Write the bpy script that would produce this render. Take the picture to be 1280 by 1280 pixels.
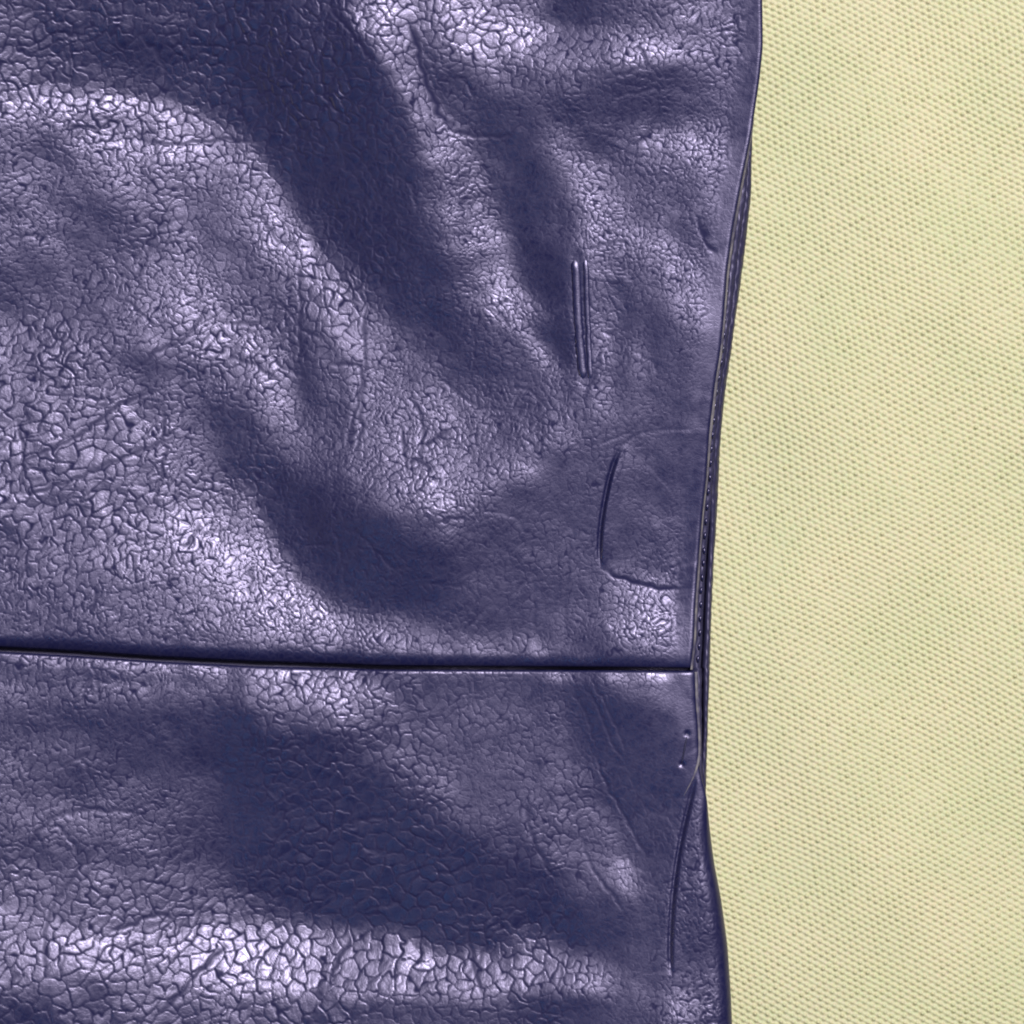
import bpy, math
import numpy as np
from mathutils import Vector

# ------------------------------------------------------------------ scene, camera, light
for o in list(bpy.data.objects):
    bpy.data.objects.remove(o)
scene = bpy.context.scene
COL = scene.collection
S = 1e-4                      # one unit of layout = 0.1 mm
HC = 4500.0                   # camera height in layout units (45 cm)
ZN = 90.0                     # nominal height of the bag's face above the cloth

cam_d = bpy.data.cameras.new('camera')
cam = bpy.data.objects.new('camera', cam_d)
COL.objects.link(cam)
cam.location = (0, 0, HC * S)
cam.rotation_euler = (0, 0, 0)
cam_d.sensor_width = 36
cam_d.sensor_height = 36
cam_d.lens = 36 * HC / 1280.0
cam_d.clip_start = 0.01
cam_d.clip_end = 20
cam_d.dof.use_dof = True
cam_d.dof.focus_distance = (HC - 45) * S
cam_d.dof.aperture_fstop = (cam_d.lens) / 4.2
scene.camera = cam

world = bpy.data.worlds.new('World')
scene.world = world
world.use_nodes = True
bg = world.node_tree.nodes['Background']
bg.inputs[0].default_value = (0.56, 0.60, 0.84, 1)
bg.inputs[1].default_value = 0.085

AZ = math.radians(62)
POL = math.radians(27)
LD = 1.3
def area(name, az, pol, dist, size, size_y, power, col, roll=0.0):
    l = bpy.data.lights.new(name, 'AREA')
    l.shape = 'RECTANGLE'
    l.size = size
    l.size_y = size_y
    l.energy = power
    l.color = col
    o = bpy.data.objects.new(name, l)
    COL.objects.link(o)
    d = Vector((math.sin(pol) * math.cos(az), math.sin(pol) * math.sin(az), math.cos(pol)))
    o.location = d * dist
    o.rotation_euler = d.to_track_quat('Z', 'Y').to_euler()
    return o
key = area('window_lamp', AZ, POL, LD, 0.235, 0.33, 28.5, (0.98, 0.92, 1.10))
blue = area('blue_sheen_light', math.radians(225), math.radians(26), 1.3, 0.12, 0.12, 0.5, (0.22, 0.55, 1.0))  # added light, standing in for the sheen of an unseen blue thing
warm = area('warm_lamp', math.radians(200), math.radians(62), 1.2, 0.3, 0.3, 1.3, (1.0, 0.87, 0.55))

scene.render.engine = 'CYCLES'
scene.view_settings.view_transform = 'Standard'
scene.view_settings.look = 'None'
scene.view_settings.exposure = 0.0
scene.view_settings.gamma = 1.0
scene.cycles.filter_width = 1.85

# ------------------------------------------------------------------ helpers
rng = np.random.default_rng(11)

def link(name, me, parent=None, mat=None):
    o = bpy.data.objects.new(name, me)
    COL.objects.link(o)
    if parent is not None:
        o.parent = parent
    if mat is not None and len(me.materials) == 0:
        me.materials.append(mat)
    return o

def mesh_np(name, co, quads):
    me = bpy.data.meshes.new(name)
    nv, nf = len(co), len(quads)
    me.vertices.add(nv)
    me.vertices.foreach_set('co', np.ascontiguousarray(co, dtype=np.float32).ravel())
    me.loops.add(nf * 4)
    me.loops.foreach_set('vertex_index', np.ascontiguousarray(quads, dtype=np.int32).ravel())
    me.polygons.add(nf)
    me.polygons.foreach_set('loop_start', np.arange(0, nf * 4, 4, dtype=np.int32))
    me.polygons.foreach_set('use_smooth', np.ones(nf, dtype=bool))
    me.update(calc_edges=True)
    return me

def W(x, y, z, zn=ZN):
    """layout coordinates (x right, y down) -> metres, for a thing whose face lies zn above the cloth"""
    f = (HC - zn) / HC
    return np.stack([(x - 640) * f * S, (640 - y) * f * S, z * S], axis=-1)

def grid_quads(nr, nc):
    i = np.arange(nr - 1)[:, None] * nc + np.arange(nc - 1)[None, :]
    return np.stack([i, i + nc, i + nc + 1, i + 1], axis=-1).reshape(-1, 4)

def grid_mesh(name, X, Y, Z, zn=ZN):
    nr, nc = X.shape
    return mesh_np(name, W(X, Y, Z, zn).reshape(-1, 3), grid_quads(nr, nc))

def sm(a, b, x):
    t = np.clip((x - a) / (b - a), 0, 1)
    return t * t * (3 - 2 * t)

def curve(pts):
    """smooth 1D function through points (monotone-ish: dense linear + smoothing)"""
    p = np.array(pts, float)
    xs = np.arange(p[0, 0], p[-1, 0] + 1.0)
    ys = np.interp(xs, p[:, 0], p[:, 1])
    k = np.hanning(31)
    k /= k.sum()
    yp = np.pad(ys, 15, mode='reflect', reflect_type='odd')
    ys = np.convolve(yp, k, mode='valid')
    return lambda q: np.interp(q, xs, ys)

# periodic-free smooth fields on a common raster
RX0, RY0, RSTEP = -140.0, -140.0, 1.5
RNX, RNY = 800, 1040          # x -140..1060, y -140..1420
def lowfreq(scale, seed, ax=1.0, ang=0.0):
    """unit variance gaussian noise with feature size 'scale' (layout units), stretched by ax along ang"""
    r = np.random.default_rng(seed)
    n = r.standard_normal((RNY, RNX))
    ky = np.fft.fftfreq(RNY, RSTEP)[:, None] * 2 * np.pi
    kx = np.fft.fftfreq(RNX, RSTEP)[None, :] * 2 * np.pi
    c, s = math.cos(ang), math.sin(ang)
    k1 = (kx * c + ky * s) * ax
    k2 = -kx * s + ky * c
    f = np.fft.ifft2(np.fft.fft2(n) * np.exp(-0.5 * (k1 ** 2 + k2 ** 2) * (scale * 0.4) ** 2)).real
    return f / f.std()

def samp(F, X, Y):
    u = np.clip((X - RX0) / RSTEP, 0, RNX - 1.001)
    v = np.clip((Y - RY0) / RSTEP, 0, RNY - 1.001)
    i = u.astype(int); j = v.astype(int)
    a = u - i; b = v - j
    return (F[j, i] * (1 - a) * (1 - b) + F[j, i + 1] * a * (1 - b)
            + F[j + 1, i] * (1 - a) * b + F[j + 1, i + 1] * a * b)

# ------------------------------------------------------------------ the folds of the leather
# wanted brightness per patch, shaped into folds leaning to the window lamp (0 away .. 9 straight at it),
# one digit per 4 mm patch, read row by row from the top
LEAN = """
3.6 0.1 0.8 0.1 1.1 1.4 -1.5 -1.5 -0.7 3.0 3.0 7.2 8.1 4.7 7.9 3.5 2.5 -0.5 1.3 2.7 3.4 5.5 4.2 2.0
3.0 0.1 0.8 -1.3 -1.5 -1.0 -1.5 -0.9 0.3 3.0 -0.2 -0.5 8.2 3.6 5.9 3.5 6.5 7.2 6.2 7.1 3.5 3.2 4.7 2.0
4.2 4.8 2.1 1.4 0.5 1.4 2.7 0.2 0.0 -0.0 -0.5 -0.7 6.1 4.0 -0.0 4.8 2.5 2.9 1.8 0.9 1.1 3.8 4.2 2.0
4.7 4.5 2.5 2.5 3.5 4.6 5.2 3.1 1.1 -0.1 -0.1 -1.0 0.7 8.2 1.5 1.5 0.1 0.8 -0.1 0.5 1.6 4.0 4.0 3.0
3.1 0.5 4.7 6.4 5.0 7.4 8.2 6.2 3.1 0.1 -0.1 -0.8 -1.5 5.8 6.2 -1.5 0.2 3.7 -0.5 2.7 7.1 8.2 5.9 2.0
4.1 3.3 3.6 5.2 5.0 5.5 6.2 7.2 4.2 -0.2 -0.0 -0.6 -1.5 2.8 7.2 -0.3 -1.5 1.8 5.9 5.0 5.0 4.7 3.0 1.0
3.0 4.4 2.2 2.1 4.9 7.2 5.0 6.2 7.0 1.2 -0.2 -0.8 -1.3 3.4 7.2 2.2 -1.5 0.1 7.1 6.2 4.9 3.1 2.0 1.0
3.4 4.8 1.8 2.2 5.0 7.2 5.0 4.5 8.2 5.4 -0.2 -0.9 -1.4 0.6 6.2 5.9 -1.1 4.2 7.2 7.2 5.9 1.4 1.0 1.0
2.4 2.4 3.7 6.2 8.2 7.2 5.8 5.0 4.2 6.2 6.2 -0.4 -1.5 -1.5 2.4 5.8 1.1 -0.5 6.2 5.1 3.5 3.8 3.1 2.0
2.5 3.9 6.2 7.2 8.2 7.0 6.4 5.0 3.8 5.2 3.4 4.2 -1.5 -1.5 3.3 6.9 6.2 0.6 7.2 4.1 2.2 2.5 2.4 2.0
6.2 7.2 7.2 7.2 6.2 5.9 7.2 7.2 6.1 1.9 5.6 3.2 2.1 2.3 2.3 3.4 1.5 -0.7 7.2 3.7 -0.5 0.5 1.8 2.0
7.2 6.2 6.2 5.0 2.2 5.0 6.2 6.0 7.1 -0.5 1.7 2.7 4.4 5.1 1.6 1.5 2.9 5.2 7.2 -0.5 -0.5 -0.5 1.8 2.0
6.0 6.2 6.0 6.0 4.0 6.2 6.2 3.0 5.6 0.6 -0.5 4.9 5.3 5.6 4.1 4.1 5.2 7.2 3.2 -0.5 -0.5 -0.5 1.8 2.0
5.8 6.0 6.1 5.0 7.2 7.2 5.2 0.9 2.1 2.6 2.7 6.2 6.1 6.2 6.2 6.2 7.2 5.2 -0.5 -0.5 -0.5 -0.5 1.5 2.0
6.0 4.7 6.0 5.9 6.0 7.2 4.7 -1.5 0.3 3.8 5.2 7.2 8.2 8.2 8.2 7.2 6.2 0.4 -0.5 -0.5 -0.5 1.7 2.0 2.0
5.9 4.7 4.5 6.2 6.2 7.2 5.1 0.5 -1.5 -0.8 3.1 5.2 7.2 7.1 6.0 3.3 0.9 -0.5 -0.5 -0.5 -0.1 4.2 2.5 2.0
3.8 6.0 6.2 7.2 7.0 8.2 7.0 4.3 0.5 -0.9 -0.2 -0.7 1.5 2.6 3.2 1.1 1.4 -0.5 -1.5 -0.2 2.7 5.2 3.6 2.0
5.1 5.8 6.2 7.2 7.2 6.5 6.2 7.6 6.3 1.4 -1.4 -2.5 -2.5 -1.0 2.4 1.5 0.2 -0.5 -0.5 2.3 3.1 5.2 3.6 2.0
5.1 5.2 5.2 6.2 6.0 4.4 5.7 8.0 8.1 3.6 -0.5 -1.5 -1.1 -0.5 2.2 1.2 -0.5 -0.5 0.5 4.6 7.2 8.2 3.1 2.0
5.1 5.2 5.1 5.2 4.5 4.7 6.2 7.2 6.9 5.1 2.5 1.5 3.6 3.1 0.6 -0.1 -0.5 1.4 3.8 7.2 6.8 6.2 2.6 2.0
4.0 4.0 3.8 3.4 3.1 3.3 3.7 3.7 3.0 3.2 2.6 2.9 2.6 2.7 2.4 2.4 2.4 3.0 2.9 3.5 3.7 3.2 2.0 2.0
6.2 5.2 5.2 5.0 4.9 5.1 5.2 4.4 5.6 6.6 6.7 5.4 0.6 0.5 0.6 0.5 1.0 1.8 -0.3 3.2 2.7 -0.5 1.2 2.0
4.0 4.1 2.7 1.8 2.2 2.1 2.7 -1.2 3.8 2.2 4.3 1.1 1.3 1.4 1.6 1.8 2.5 3.4 -1.5 -1.5 0.1 -0.3 1.8 2.0
5.2 5.2 4.0 1.6 3.0 3.0 0.4 -2.5 -2.5 -2.5 -1.5 1.1 2.8 1.6 1.3 2.6 2.7 3.1 -0.2 -2.5 -2.5 -0.0 2.0 2.0
5.2 3.4 1.4 3.5 4.0 4.1 3.0 -1.2 -2.5 -2.5 -2.5 -1.5 1.1 2.5 2.2 2.6 2.6 3.6 1.5 -2.5 -2.5 -0.2 2.0 2.0
4.6 4.9 4.6 5.2 3.2 4.1 3.0 -0.9 -2.5 -2.5 -2.5 -2.5 -1.5 0.6 2.2 2.5 2.2 2.5 2.2 -0.5 0.7 0.7 2.0 3.0
3.7 3.0 3.4 4.0 3.8 4.2 3.0 -1.4 -2.5 -2.5 -2.5 -2.5 -2.5 -1.5 -1.5 0.9 0.8 3.0 1.7 1.7 1.8 -0.4 3.0 5.0
5.0 4.1 4.6 4.3 3.8 5.2 4.1 -1.5 -2.5 -2.5 -2.5 -2.5 -2.5 -2.5 -2.5 -1.5 -1.1 0.8 1.7 6.0 -0.4 -0.5 3.4 4.0
5.9 6.0 3.7 4.7 4.5 5.1 4.0 2.8 1.1 -0.1 -1.5 -2.5 -2.5 -2.5 -2.5 -1.5 -0.9 -1.5 1.1 0.8 -0.1 -0.2 4.0 3.0
5.4 4.4 4.5 6.5 3.5 8.2 7.0 4.5 5.7 6.8 5.1 4.6 4.0 0.5 -0.5 -0.4 4.2 -0.1 0.4 0.2 -0.5 -0.3 4.0 3.0
5.6 3.4 3.1 3.5 4.4 7.1 5.2 6.6 8.3 8.2 8.2 7.2 6.3 6.1 7.2 7.2 7.1 7.2 5.7 0.5 -0.5 3.1 7.0 3.0
1.9 0.6 3.2 3.2 4.2 4.4 3.3 4.1 4.1 3.0 1.4 1.3 1.9 0.9 2.0 3.0 1.6 -1.5 -1.5 -0.5 0.8 7.2 5.8 2.0
"""
G = np.array([[float(c) for c in r.split()] for r in LEAN.strip().split('\n')]) / 8.0
assert G.shape == (32, 24)

def raster_xy():
    x = RX0 + RSTEP * np.arange(RNX)
    y = RY0 + RSTEP * np.arange(RNY)
    return np.meshgrid(x, y)
RX, RY = raster_xy()

def up(Gr):
    gx = np.clip((RX[0] - 20) / 40, 0, Gr.shape[1] - 1.001)
    gy = np.clip((RY[:, 0] - 20) / 40, 0, Gr.shape[0] - 1.001)
    i = gx.astype(int); a = gx - i
    a = a * a * (3 - 2 * a) * 0.5 + a * 0.5
    j = gy.astype(int); b = gy - j
    b = b * b * (3 - 2 * b) * 0.5 + b * 0.5
    T = Gr[:, i] * (1 - a) + Gr[:, i + 1] * a
    return T[j] * (1 - b)[:, None] + T[j + 1] * b[:, None]
B = up(G)

def seg_dist(X, Y, pts):
    """distance to a polyline, the arc position 0..1, and the signed side"""
    p = np.array(pts, float)
    L = np.hypot(*(p[1:] - p[:-1]).T)
    cum = np.concatenate([[0], np.cumsum(L)])
    best = np.full(X.shape, 1e9); arc = np.zeros(X.shape); side = np.zeros(X.shape)
    for k in range(len(p) - 1):
        d = p[k + 1] - p[k]
        t = np.clip(((X - p[k, 0]) * d[0] + (Y - p[k, 1]) * d[1]) / (L[k] ** 2), 0, 1)
        dx = X - p[k, 0] - t * d[0]; dy = Y - p[k, 1] - t * d[1]
        q = np.hypot(dx, dy)
        m = q < best
        best = np.where(m, q, best)
        arc = np.where(m, (cum[k] + t * L[k]) / cum[-1], arc)
        side = np.where(m, np.sign(d[0] * dy - d[1] * dx), side)
    return best, arc, side

def smooth_pts(pts, it=2):
    p = [tuple(map(float, q)) for q in pts]
    for _ in range(it):
        q = [p[0]]
        for a, b in zip(p[:-1], p[1:]):
            q.append((a[0] * .75 + b[0] * .25, a[1] * .75 + b[1] * .25))
            q.append((a[0] * .25 + b[0] * .75, a[1] * .25 + b[1] * .75))
        q.append(p[-1])
        p = q
    return p

# narrow crests and hollows that the 4 mm patches are too coarse for: (points, half width, lean)
STROKES = [
    ([(0, 128), (80, 126), (150, 122), (215, 140), (290, 168), (330, 205), (375, 285), (410, 345)], 11, 0.92),
    ([(0, 98), (90, 92), (180, 98), (250, 118), (315, 148), (350, 200), (392, 270), (430, 340), (470, 400)], 13, 0.16),
    ([(430, 15), (470, 55), (505, 85), (525, 120), (545, 155), (570, 190)], 10, 0.95),
    ([(408, 12), (440, 50), (470, 90), (492, 130), (512, 190)], 9, 0.04),
    ([(528, 50), (548, 100), (580, 150), (610, 185), (650, 240)], 12, 0.22),
    ([(640, 40), (700, 52), (800, 64), (880, 68)], 12, 0.85),
    ([(0, 392), (50, 375), (90, 350), (130, 318)], 9, 0.34),
    ([(0, 440), (70, 410), (130, 375), (190, 330)], 12, 0.88),
    ([(395, 395), (405, 440), (408, 500)], 15, 0.28),
    ([(440, 590), (500, 606), (560, 604), (620, 575)], 12, 1.05),
    ([(260, 500), (300, 560), (345, 620), (390, 690)], 13, 0.22),
    ([(300, 600), (325, 690), (360, 750), (430, 790), (520, 805)], 14, 0.98),
    ([(745, 335), (752, 400), (755, 460)], 10, 0.95),
    ([(704, 320), (704, 400), (712, 465)], 8, 0.16),
    ([(780, 345), (790, 420), (795, 480)], 12, 0.24),
    ([(640, 395), (668, 430), (705, 480)], 9, 0.80),
    ([(745, 850), (765, 890), (790, 935)], 10, 0.02),
    ([(785, 940), (805, 965), (818, 975)], 15, -0.15),
    ([(796, 552), (775, 580), (765, 640), (760, 690)], 9, 0.08),
    ([(0, 1190), (120, 1190), (260, 1200), (360, 1205)], 16, 0.90),
    ([(360, 1205), (480, 1222), (620, 1212), (720, 1200)], 14, 0.80),
    ([(772, 1088), (790, 1080)], 8, 0.95),
    ([(0, 823), (100, 829), (200, 836), (320, 842), (440, 847)], 5, 1.1),
    ([(670, 848), (700, 848), (760, 847), (860, 845)], 5, 0.75),
    ([(0, 800), (100, 806), (200, 813), (320, 819), (480, 824), (640, 826), (860, 827)], 5, 0.1),
]
for pts, w, val in STROKES:
    d, arc, _ = seg_dist(RX, RY, smooth_pts(pts))
    a = np.exp(-0.5 * (d / w) ** 2) * sm(0, 0.12, arc + 0.04) * sm(0, 0.12, 1.04 - arc) * 0.66
    B = B * (1 - a) + val * a
B = np.clip(B + 0.025 * lowfreq(30, 5) + 0.018 * lowfreq(14, 6), -0.08, 1.12)

# outlines of the two panels, seen from above
XR = curve([(-140, 953), (0, 952), (60, 953), (100, 949), (140, 943), (170, 939), (200, 933), (240, 925), (290, 916), (340, 909),
            (400, 905), (440, 901), (480, 894.5), (540, 887.5), (600, 883.5), (640, 879), (700, 874), (740, 871), (760, 869.5), (800, 868), (836, 864), (900, 860)])
XO = curve([(-140, 950), (0, 950), (120, 944), (170, 944.5), (240, 943), (300, 936.5), (340, 931.5), (400, 923), (440, 918), (480, 911.5), (540, 905.5),
            (600, 902.5), (640, 901), (700, 897), (740, 895), (840, 891), (920, 888.5), (1000, 886), (1020, 885.7), (1060, 885), (1500, 885)])
XL = curve([(800, 868), (840, 869), (880, 870), (905, 872.5), (930, 873.5), (950, 874), (968, 876), (985, 881), (1000, 884), (1020, 885.8), (1050, 889.5),
            (1081, 893.5), (1122, 901.5), (1150, 905.5), (1183, 910), (1240, 913.8), (1280, 915.5), (1500, 919)])
YS = curve([(-200, 797), (-100, 803), (0, 809), (100, 815), (200, 822), (320, 828), (480, 833), (640, 834), (760, 834), (866, 835), (1000, 836)])
YL = curve([(-200, 803), (-100, 808.5), (0, 814.5), (100, 820.5), (200, 827.5), (320, 833.5), (480, 837.5), (640, 838), (760, 838), (866, 838.5), (1000, 838.5)])


# the pressed margin along the side edge lies flatter than the folds beside it
edge_x = np.where(RY < 838, XR(RY), XL(RY))
mg = sm(40, 16, edge_x - RX) * np.where(RY < 838, 1.0, sm(1010, 930, RY))
mg = mg * (edge_x > RX - 60)
B = B * (1 - mg) + 0.20 * mg

SPAN = 0.42
def solve_folds():
    px = (RX - 640) * S; py = (640 - RY) * S; pz = ZN * S
    L = np.array(key.location)
    vx, vy, vz = -px, -py, HC * S - pz
    vn = np.sqrt(vx ** 2 + vy ** 2 + vz ** 2)
    lx, ly, lz = L[0] - px, L[1] - py, L[2] - pz
    ln = np.sqrt(lx ** 2 + ly ** 2 + lz ** 2)
    hx, hy, hz = vx / vn + lx / ln, vy / vn + ly / ln, vz / vn + lz / ln
    c, s = math.cos(AZ), math.sin(AZ)
    sh = (hx * c + hy * s) / hz
    sp = (-hx * s + hy * c) / hz
    lean = np.sign(1 - B) * np.abs(1 - B) ** 1.15
    Sd = -sh + SPAN * lean
    Sp = -sp * 0.3
    Sd -= Sd.mean(); Sp -= Sp.mean()
    # periodic padding by mirror
    def mir(A, ey, ex):
        T = np.concatenate([A, ex * A[:, ::-1]], axis=1)
        return np.concatenate([T, ey * T[::-1]], axis=0)
    # gradient components in raster axes (x right, y down): along lamp azimuth and across
    gx = Sd * c - Sp * s
    gy = -(Sd * s + Sp * c)
    # weighted least squares for the lamp direction: solve with anisotropic weights
    n0, n1 = RNY, RNX
    pad = 120
    win_y = np.concatenate([sm(0, 1, np.linspace(0, 1, pad)), np.ones(n0), sm(0, 1, np.linspace(1, 0, pad))])
    win_x = np.concatenate([sm(0, 1, np.linspace(0, 1, pad)), np.ones(n1), sm(0, 1, np.linspace(1, 0, pad))])
    Sdp = np.pad(Sd, pad, mode='edge') * win_y[:, None] * win_x[None, :]
    ky = -np.fft.fftfreq(n0 + 2 * pad, RSTEP)[:, None] * 2 * np.pi      # world y is up
    kx = np.fft.fftfreq(n1 + 2 * pad, RSTEP)[None, :] * 2 * np.pi
    kd = kx * c + ky * s
    kp = -kx * s + ky * c
    den = kd ** 2 + 0.28 * kp ** 2 + (1 / 900.0) ** 2
    H = (-1j * kd) * np.fft.fft2(Sdp) / den
    h = np.fft.ifft2(H).real[pad:-pad, pad:-pad]
    return h - np.median(h)
FOLD = solve_folds()
print('fold range', FOLD.min(), FOLD.max())

# ------------------------------------------------------------------ grain of the leather
# x, y, reach, pebble size, crease direction (deg, 0 = right, 90 = up), stretch, groove depth
GRAIN = [
    (100, 40, 120, 16, 20, 1.2, 1.3), (300, 60, 110, 16, 80, 1.2, 1.35), (60, 250, 90, 11, 15, 1.7, 0.85),
    (230, 180, 90, 14, 12, 1.5, 0.9), (300, 270, 80, 12, -50, 1.3, 0.8), (230, 360, 90, 13, 20, 1.4, 1.0),
    (90, 460, 100, 15, 25, 1.6, 1.0), (230, 500, 90, 13, 30, 1.6, 1.0), (80, 600, 100, 18, 45, 1.5, 1.0),
    (240, 640, 90, 12, 55, 1.4, 1.05), (60, 740, 80, 15, 58, 1.7, 0.9), (300, 740, 80, 10, 60, 1.2, 1.05),
    (370, 120, 80, 16, -60, 1.2, 1.25), (430, 270, 80, 15, -65, 1.5, 0.95), (530, 130, 60, 13, -60, 1.4, 0.8),
    (600, 60, 60, 16, 20, 1.1, 1.0), (570, 280, 60, 8.5, 5, 1.4, 1.0), (620, 400, 70, 9.5, 0, 1.2, 1.05),
    (520, 440, 60, 11, 0, 1.1, 0.8), (430, 520, 70, 10, 85, 1.3, 0.9), (540, 540, 70, 9.5, 90, 1.1, 1.0),
    (560, 610, 50, 9, 20, 1.1, 1.15), (420, 440, 40, 14, 85, 1.4, 0.55), (430, 660, 80, 9, 10, 1.4, 0.8),
    (500, 730, 70, 8, 15, 1.5, 0.8), (450, 790, 60, 8, 40, 1.2, 0.95), (620, 740, 90, 14, 60, 1.1, 0.4),
    (700, 620, 90, 13, 80, 1.1, 0.4), (820, 600, 60, 9, 30, 1.2, 0.35), (820, 760, 60, 9, 75, 1.2, 1.0),
    (840, 680, 40, 7, 40, 1.2, 0.7), (700, 780, 60, 10, 70, 1.2, 0.6), (720, 40, 70, 12, 80, 1.2, 0.7),
    (850, 60, 70, 12, 60, 1.1, 0.95), (720, 130, 80, 11, 0, 1.1, 0.7), (860, 170, 60, 8.5, 10, 1.1, 1.0),
    (740, 220, 70, 9.5, 20, 1.1, 1.0), (670, 230, 50, 13, 70, 1.1, 0.35), (790, 270, 60, 8.5, 30, 1.1, 0.95),
    (680, 330, 50, 9, 80, 1.1, 0.35), (760, 400, 40, 9.5, 20, 1.1, 1.0), (850, 350, 50, 8, 40, 1.3, 0.85),
    (830, 450, 60, 8, 60, 1.4, 0.4), (700, 500, 50, 9, 20, 1.2, 0.9), (640, 560, 50, 9, 30, 1.3, 1.0),
    (100, 880, 110, 12, 50, 1.6, 0.75), (100, 1000, 100, 13, 50, 1.4, 0.8), (100, 1100, 90, 17, 45, 1.3, 0.85),
    (100, 1200, 90, 22, 30, 1.1, 1.0), (260, 1000, 80, 13, 20, 1.6, 0.6), (260, 1180, 80, 17, 50, 1.3, 1.0),
    (420, 1030, 110, 21, 15, 1.25, 0.8), (560, 1090, 90, 20, 20, 1.2, 0.7), (350, 1200, 70, 22, 60, 1.1, 1.05),
    (480, 1220, 80, 22, 60, 1.1, 1.0), (640, 1220, 80, 20, 80, 1.1, 0.9), (450, 880, 80, 17, 30, 1.2, 0.8),
    (600, 930, 80, 17, 75, 1.3, 0.5), (700, 1030, 90, 15, 75, 1.2, 0.5), (740, 900, 60, 12, -60, 1.7, 0.6),
    (820, 900, 50, 9, 30, 1.4, 0.3), (800, 1080, 50, 11, 60, 1.3, 0.35), (770, 1200, 60, 11, 15, 1.4, 0.5),
    (878, 1060, 30, 9, 80, 2.0, 1.2), (882, 1150, 48, 9, 78, 2.1, 1.3), (884, 1230, 48, 10, 75, 1.9, 1.3), (600, 1300, 90, 18, 10, 1.4, 0.7),
]
def grain_fields():
    ws = np.zeros(RX.shape); size = ws.copy(); c2 = ws.copy(); s2 = ws.copy(); dep = ws.copy()
    for x, y, r, sz, th, ra, de in GRAIN:
        r = r * 0.62
        w = np.exp(-0.5 * ((RX - x) ** 2 + (RY - y) ** 2) / r ** 2) + 1e-9
        l = math.log(ra); t = math.radians(th)
        ws += w; size += w * sz; dep += w * de
        c2 += w * l * math.cos(2 * t); s2 += w * l * math.sin(2 * t)
    return size / ws * 0.77, c2 / ws, s2 / ws, dep / ws
GS, GC2, GS2, GDEP = grain_fields()
GS = GS * np.exp(0.10 * lowfreq(60, 21))
GDEP = GDEP * np.clip(1 + 0.20 * lowfreq(45, 22), 0.4, 1.6)
DW1 = lowfreq(9, 31); DW2 = lowfreq(9, 32); DW3 = lowfreq(26, 33); DW4 = lowfreq(26, 34); DW5 = lowfreq(15, 35)

def scatter_seeds(x0, x1, y0, y1, N, k, seed):
    r = np.random.default_rng(seed)
    P = np.stack([r.uniform(x0, x1, N), r.uniform(y0, y1, N)], 1)
    R = samp(GS, P[:, 0], P[:, 1]) * k
    cell = 12.0 if k > 0.6 else 7.0
    bucket = {}
    out = []
    for (x, y), rad in zip(P.tolist(), R.tolist()):
        i, j = int(x // cell), int(y // cell)
        n = int(rad // cell) + 1
        ok = True
        r2 = rad * rad
        for a in range(i - n, i + n + 1):
            for b in range(j - n, j + n + 1):
                for q in bucket.get((a, b), ()):
                    if (q[0] - x) ** 2 + (q[1] - y) ** 2 < r2:
                        ok = False
                        break
                if not ok:
                    break
            if not ok:
                break
        if ok:
            bucket.setdefault((i, j), []).append((x, y))
            out.append((x, y))
    return np.array(out)

class Cells:
    def __init__(self, seeds, bk):
        self.bk = bk
        bi = ((seeds[:, 0] + 200) // bk).astype(int); bj = ((seeds[:, 1] + 200) // bk).astype(int)
        self.nx, self.ny = int(1350 // bk) + 3, int(1800 // bk) + 3
        lists = {}
        for k, (a, b) in enumerate(zip(bi.tolist(), bj.tolist())):
            lists.setdefault((b, a), []).append(k)
        self.km = max(len(q) for q in lists.values())
        n = len(seeds)
        self.tab = np.full((self.ny, self.nx, self.km), n, dtype=np.int32)
        for (b, a), q in lists.items():
            self.tab[b, a, :len(q)] = q
        self.x = np.append(seeds[:, 0], 1e4).astype(np.float32)
        self.y = np.append(seeds[:, 1], 1e4).astype(np.float32)

    def gap(self, X, Y, warp=1.0, metric=1.0):
        sh = X.shape
        xf = X.ravel(); yf = Y.ravel()
        wx = (xf + warp * (1.9 * samp(DW1, xf, yf) + 2.5 * samp(DW3, xf, yf))).astype(np.float32)
        wy = (yf + warp * (1.9 * samp(DW2, xf, yf) + 2.5 * samp(DW4, xf, yf))).astype(np.float32)
        c2 = samp(GC2, xf, yf) * metric; s2 = samp(GS2, xf, yf) * metric
        l = np.hypot(c2, s2) + 1e-6
        ch = np.cosh(l); shh = np.sinh(l) / l
        mxx = (ch - shh * c2).astype(np.float32); myy = (ch + shh * c2).astype(np.float32)
        mxy = (2 * shh * s2).astype(np.float32)
        f1 = np.full(xf.shape, 1e9, np.float32); f2 = f1.copy(); id1 = np.zeros(xf.shape, np.int32)
        a = np.clip(((wx + 200) // self.bk).astype(int), 1, self.nx - 2); b = np.clip(((wy + 200) // self.bk).astype(int), 1, self.ny - 2)
        for oy in (-1, 0, 1):
            for ox in (-1, 0, 1):
                T = self.tab[b + oy, a + ox]
                for k in range(self.km):
                    idx = T[:, k]
                    dx = wx - self.x[idx]; dy = wy - self.y[idx]
                    d = dx * dx * mxx + dy * dy * myy + dx * dy * mxy
                    m = d < f1
                    f2 = np.where(m, f1, np.minimum(f2, d))
                    f1 = np.where(m, d, f1)
                    id1 = np.where(m, idx, id1)
        return (np.sqrt(f2) - np.sqrt(f1)).reshape(sh), id1.reshape(sh)

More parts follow.
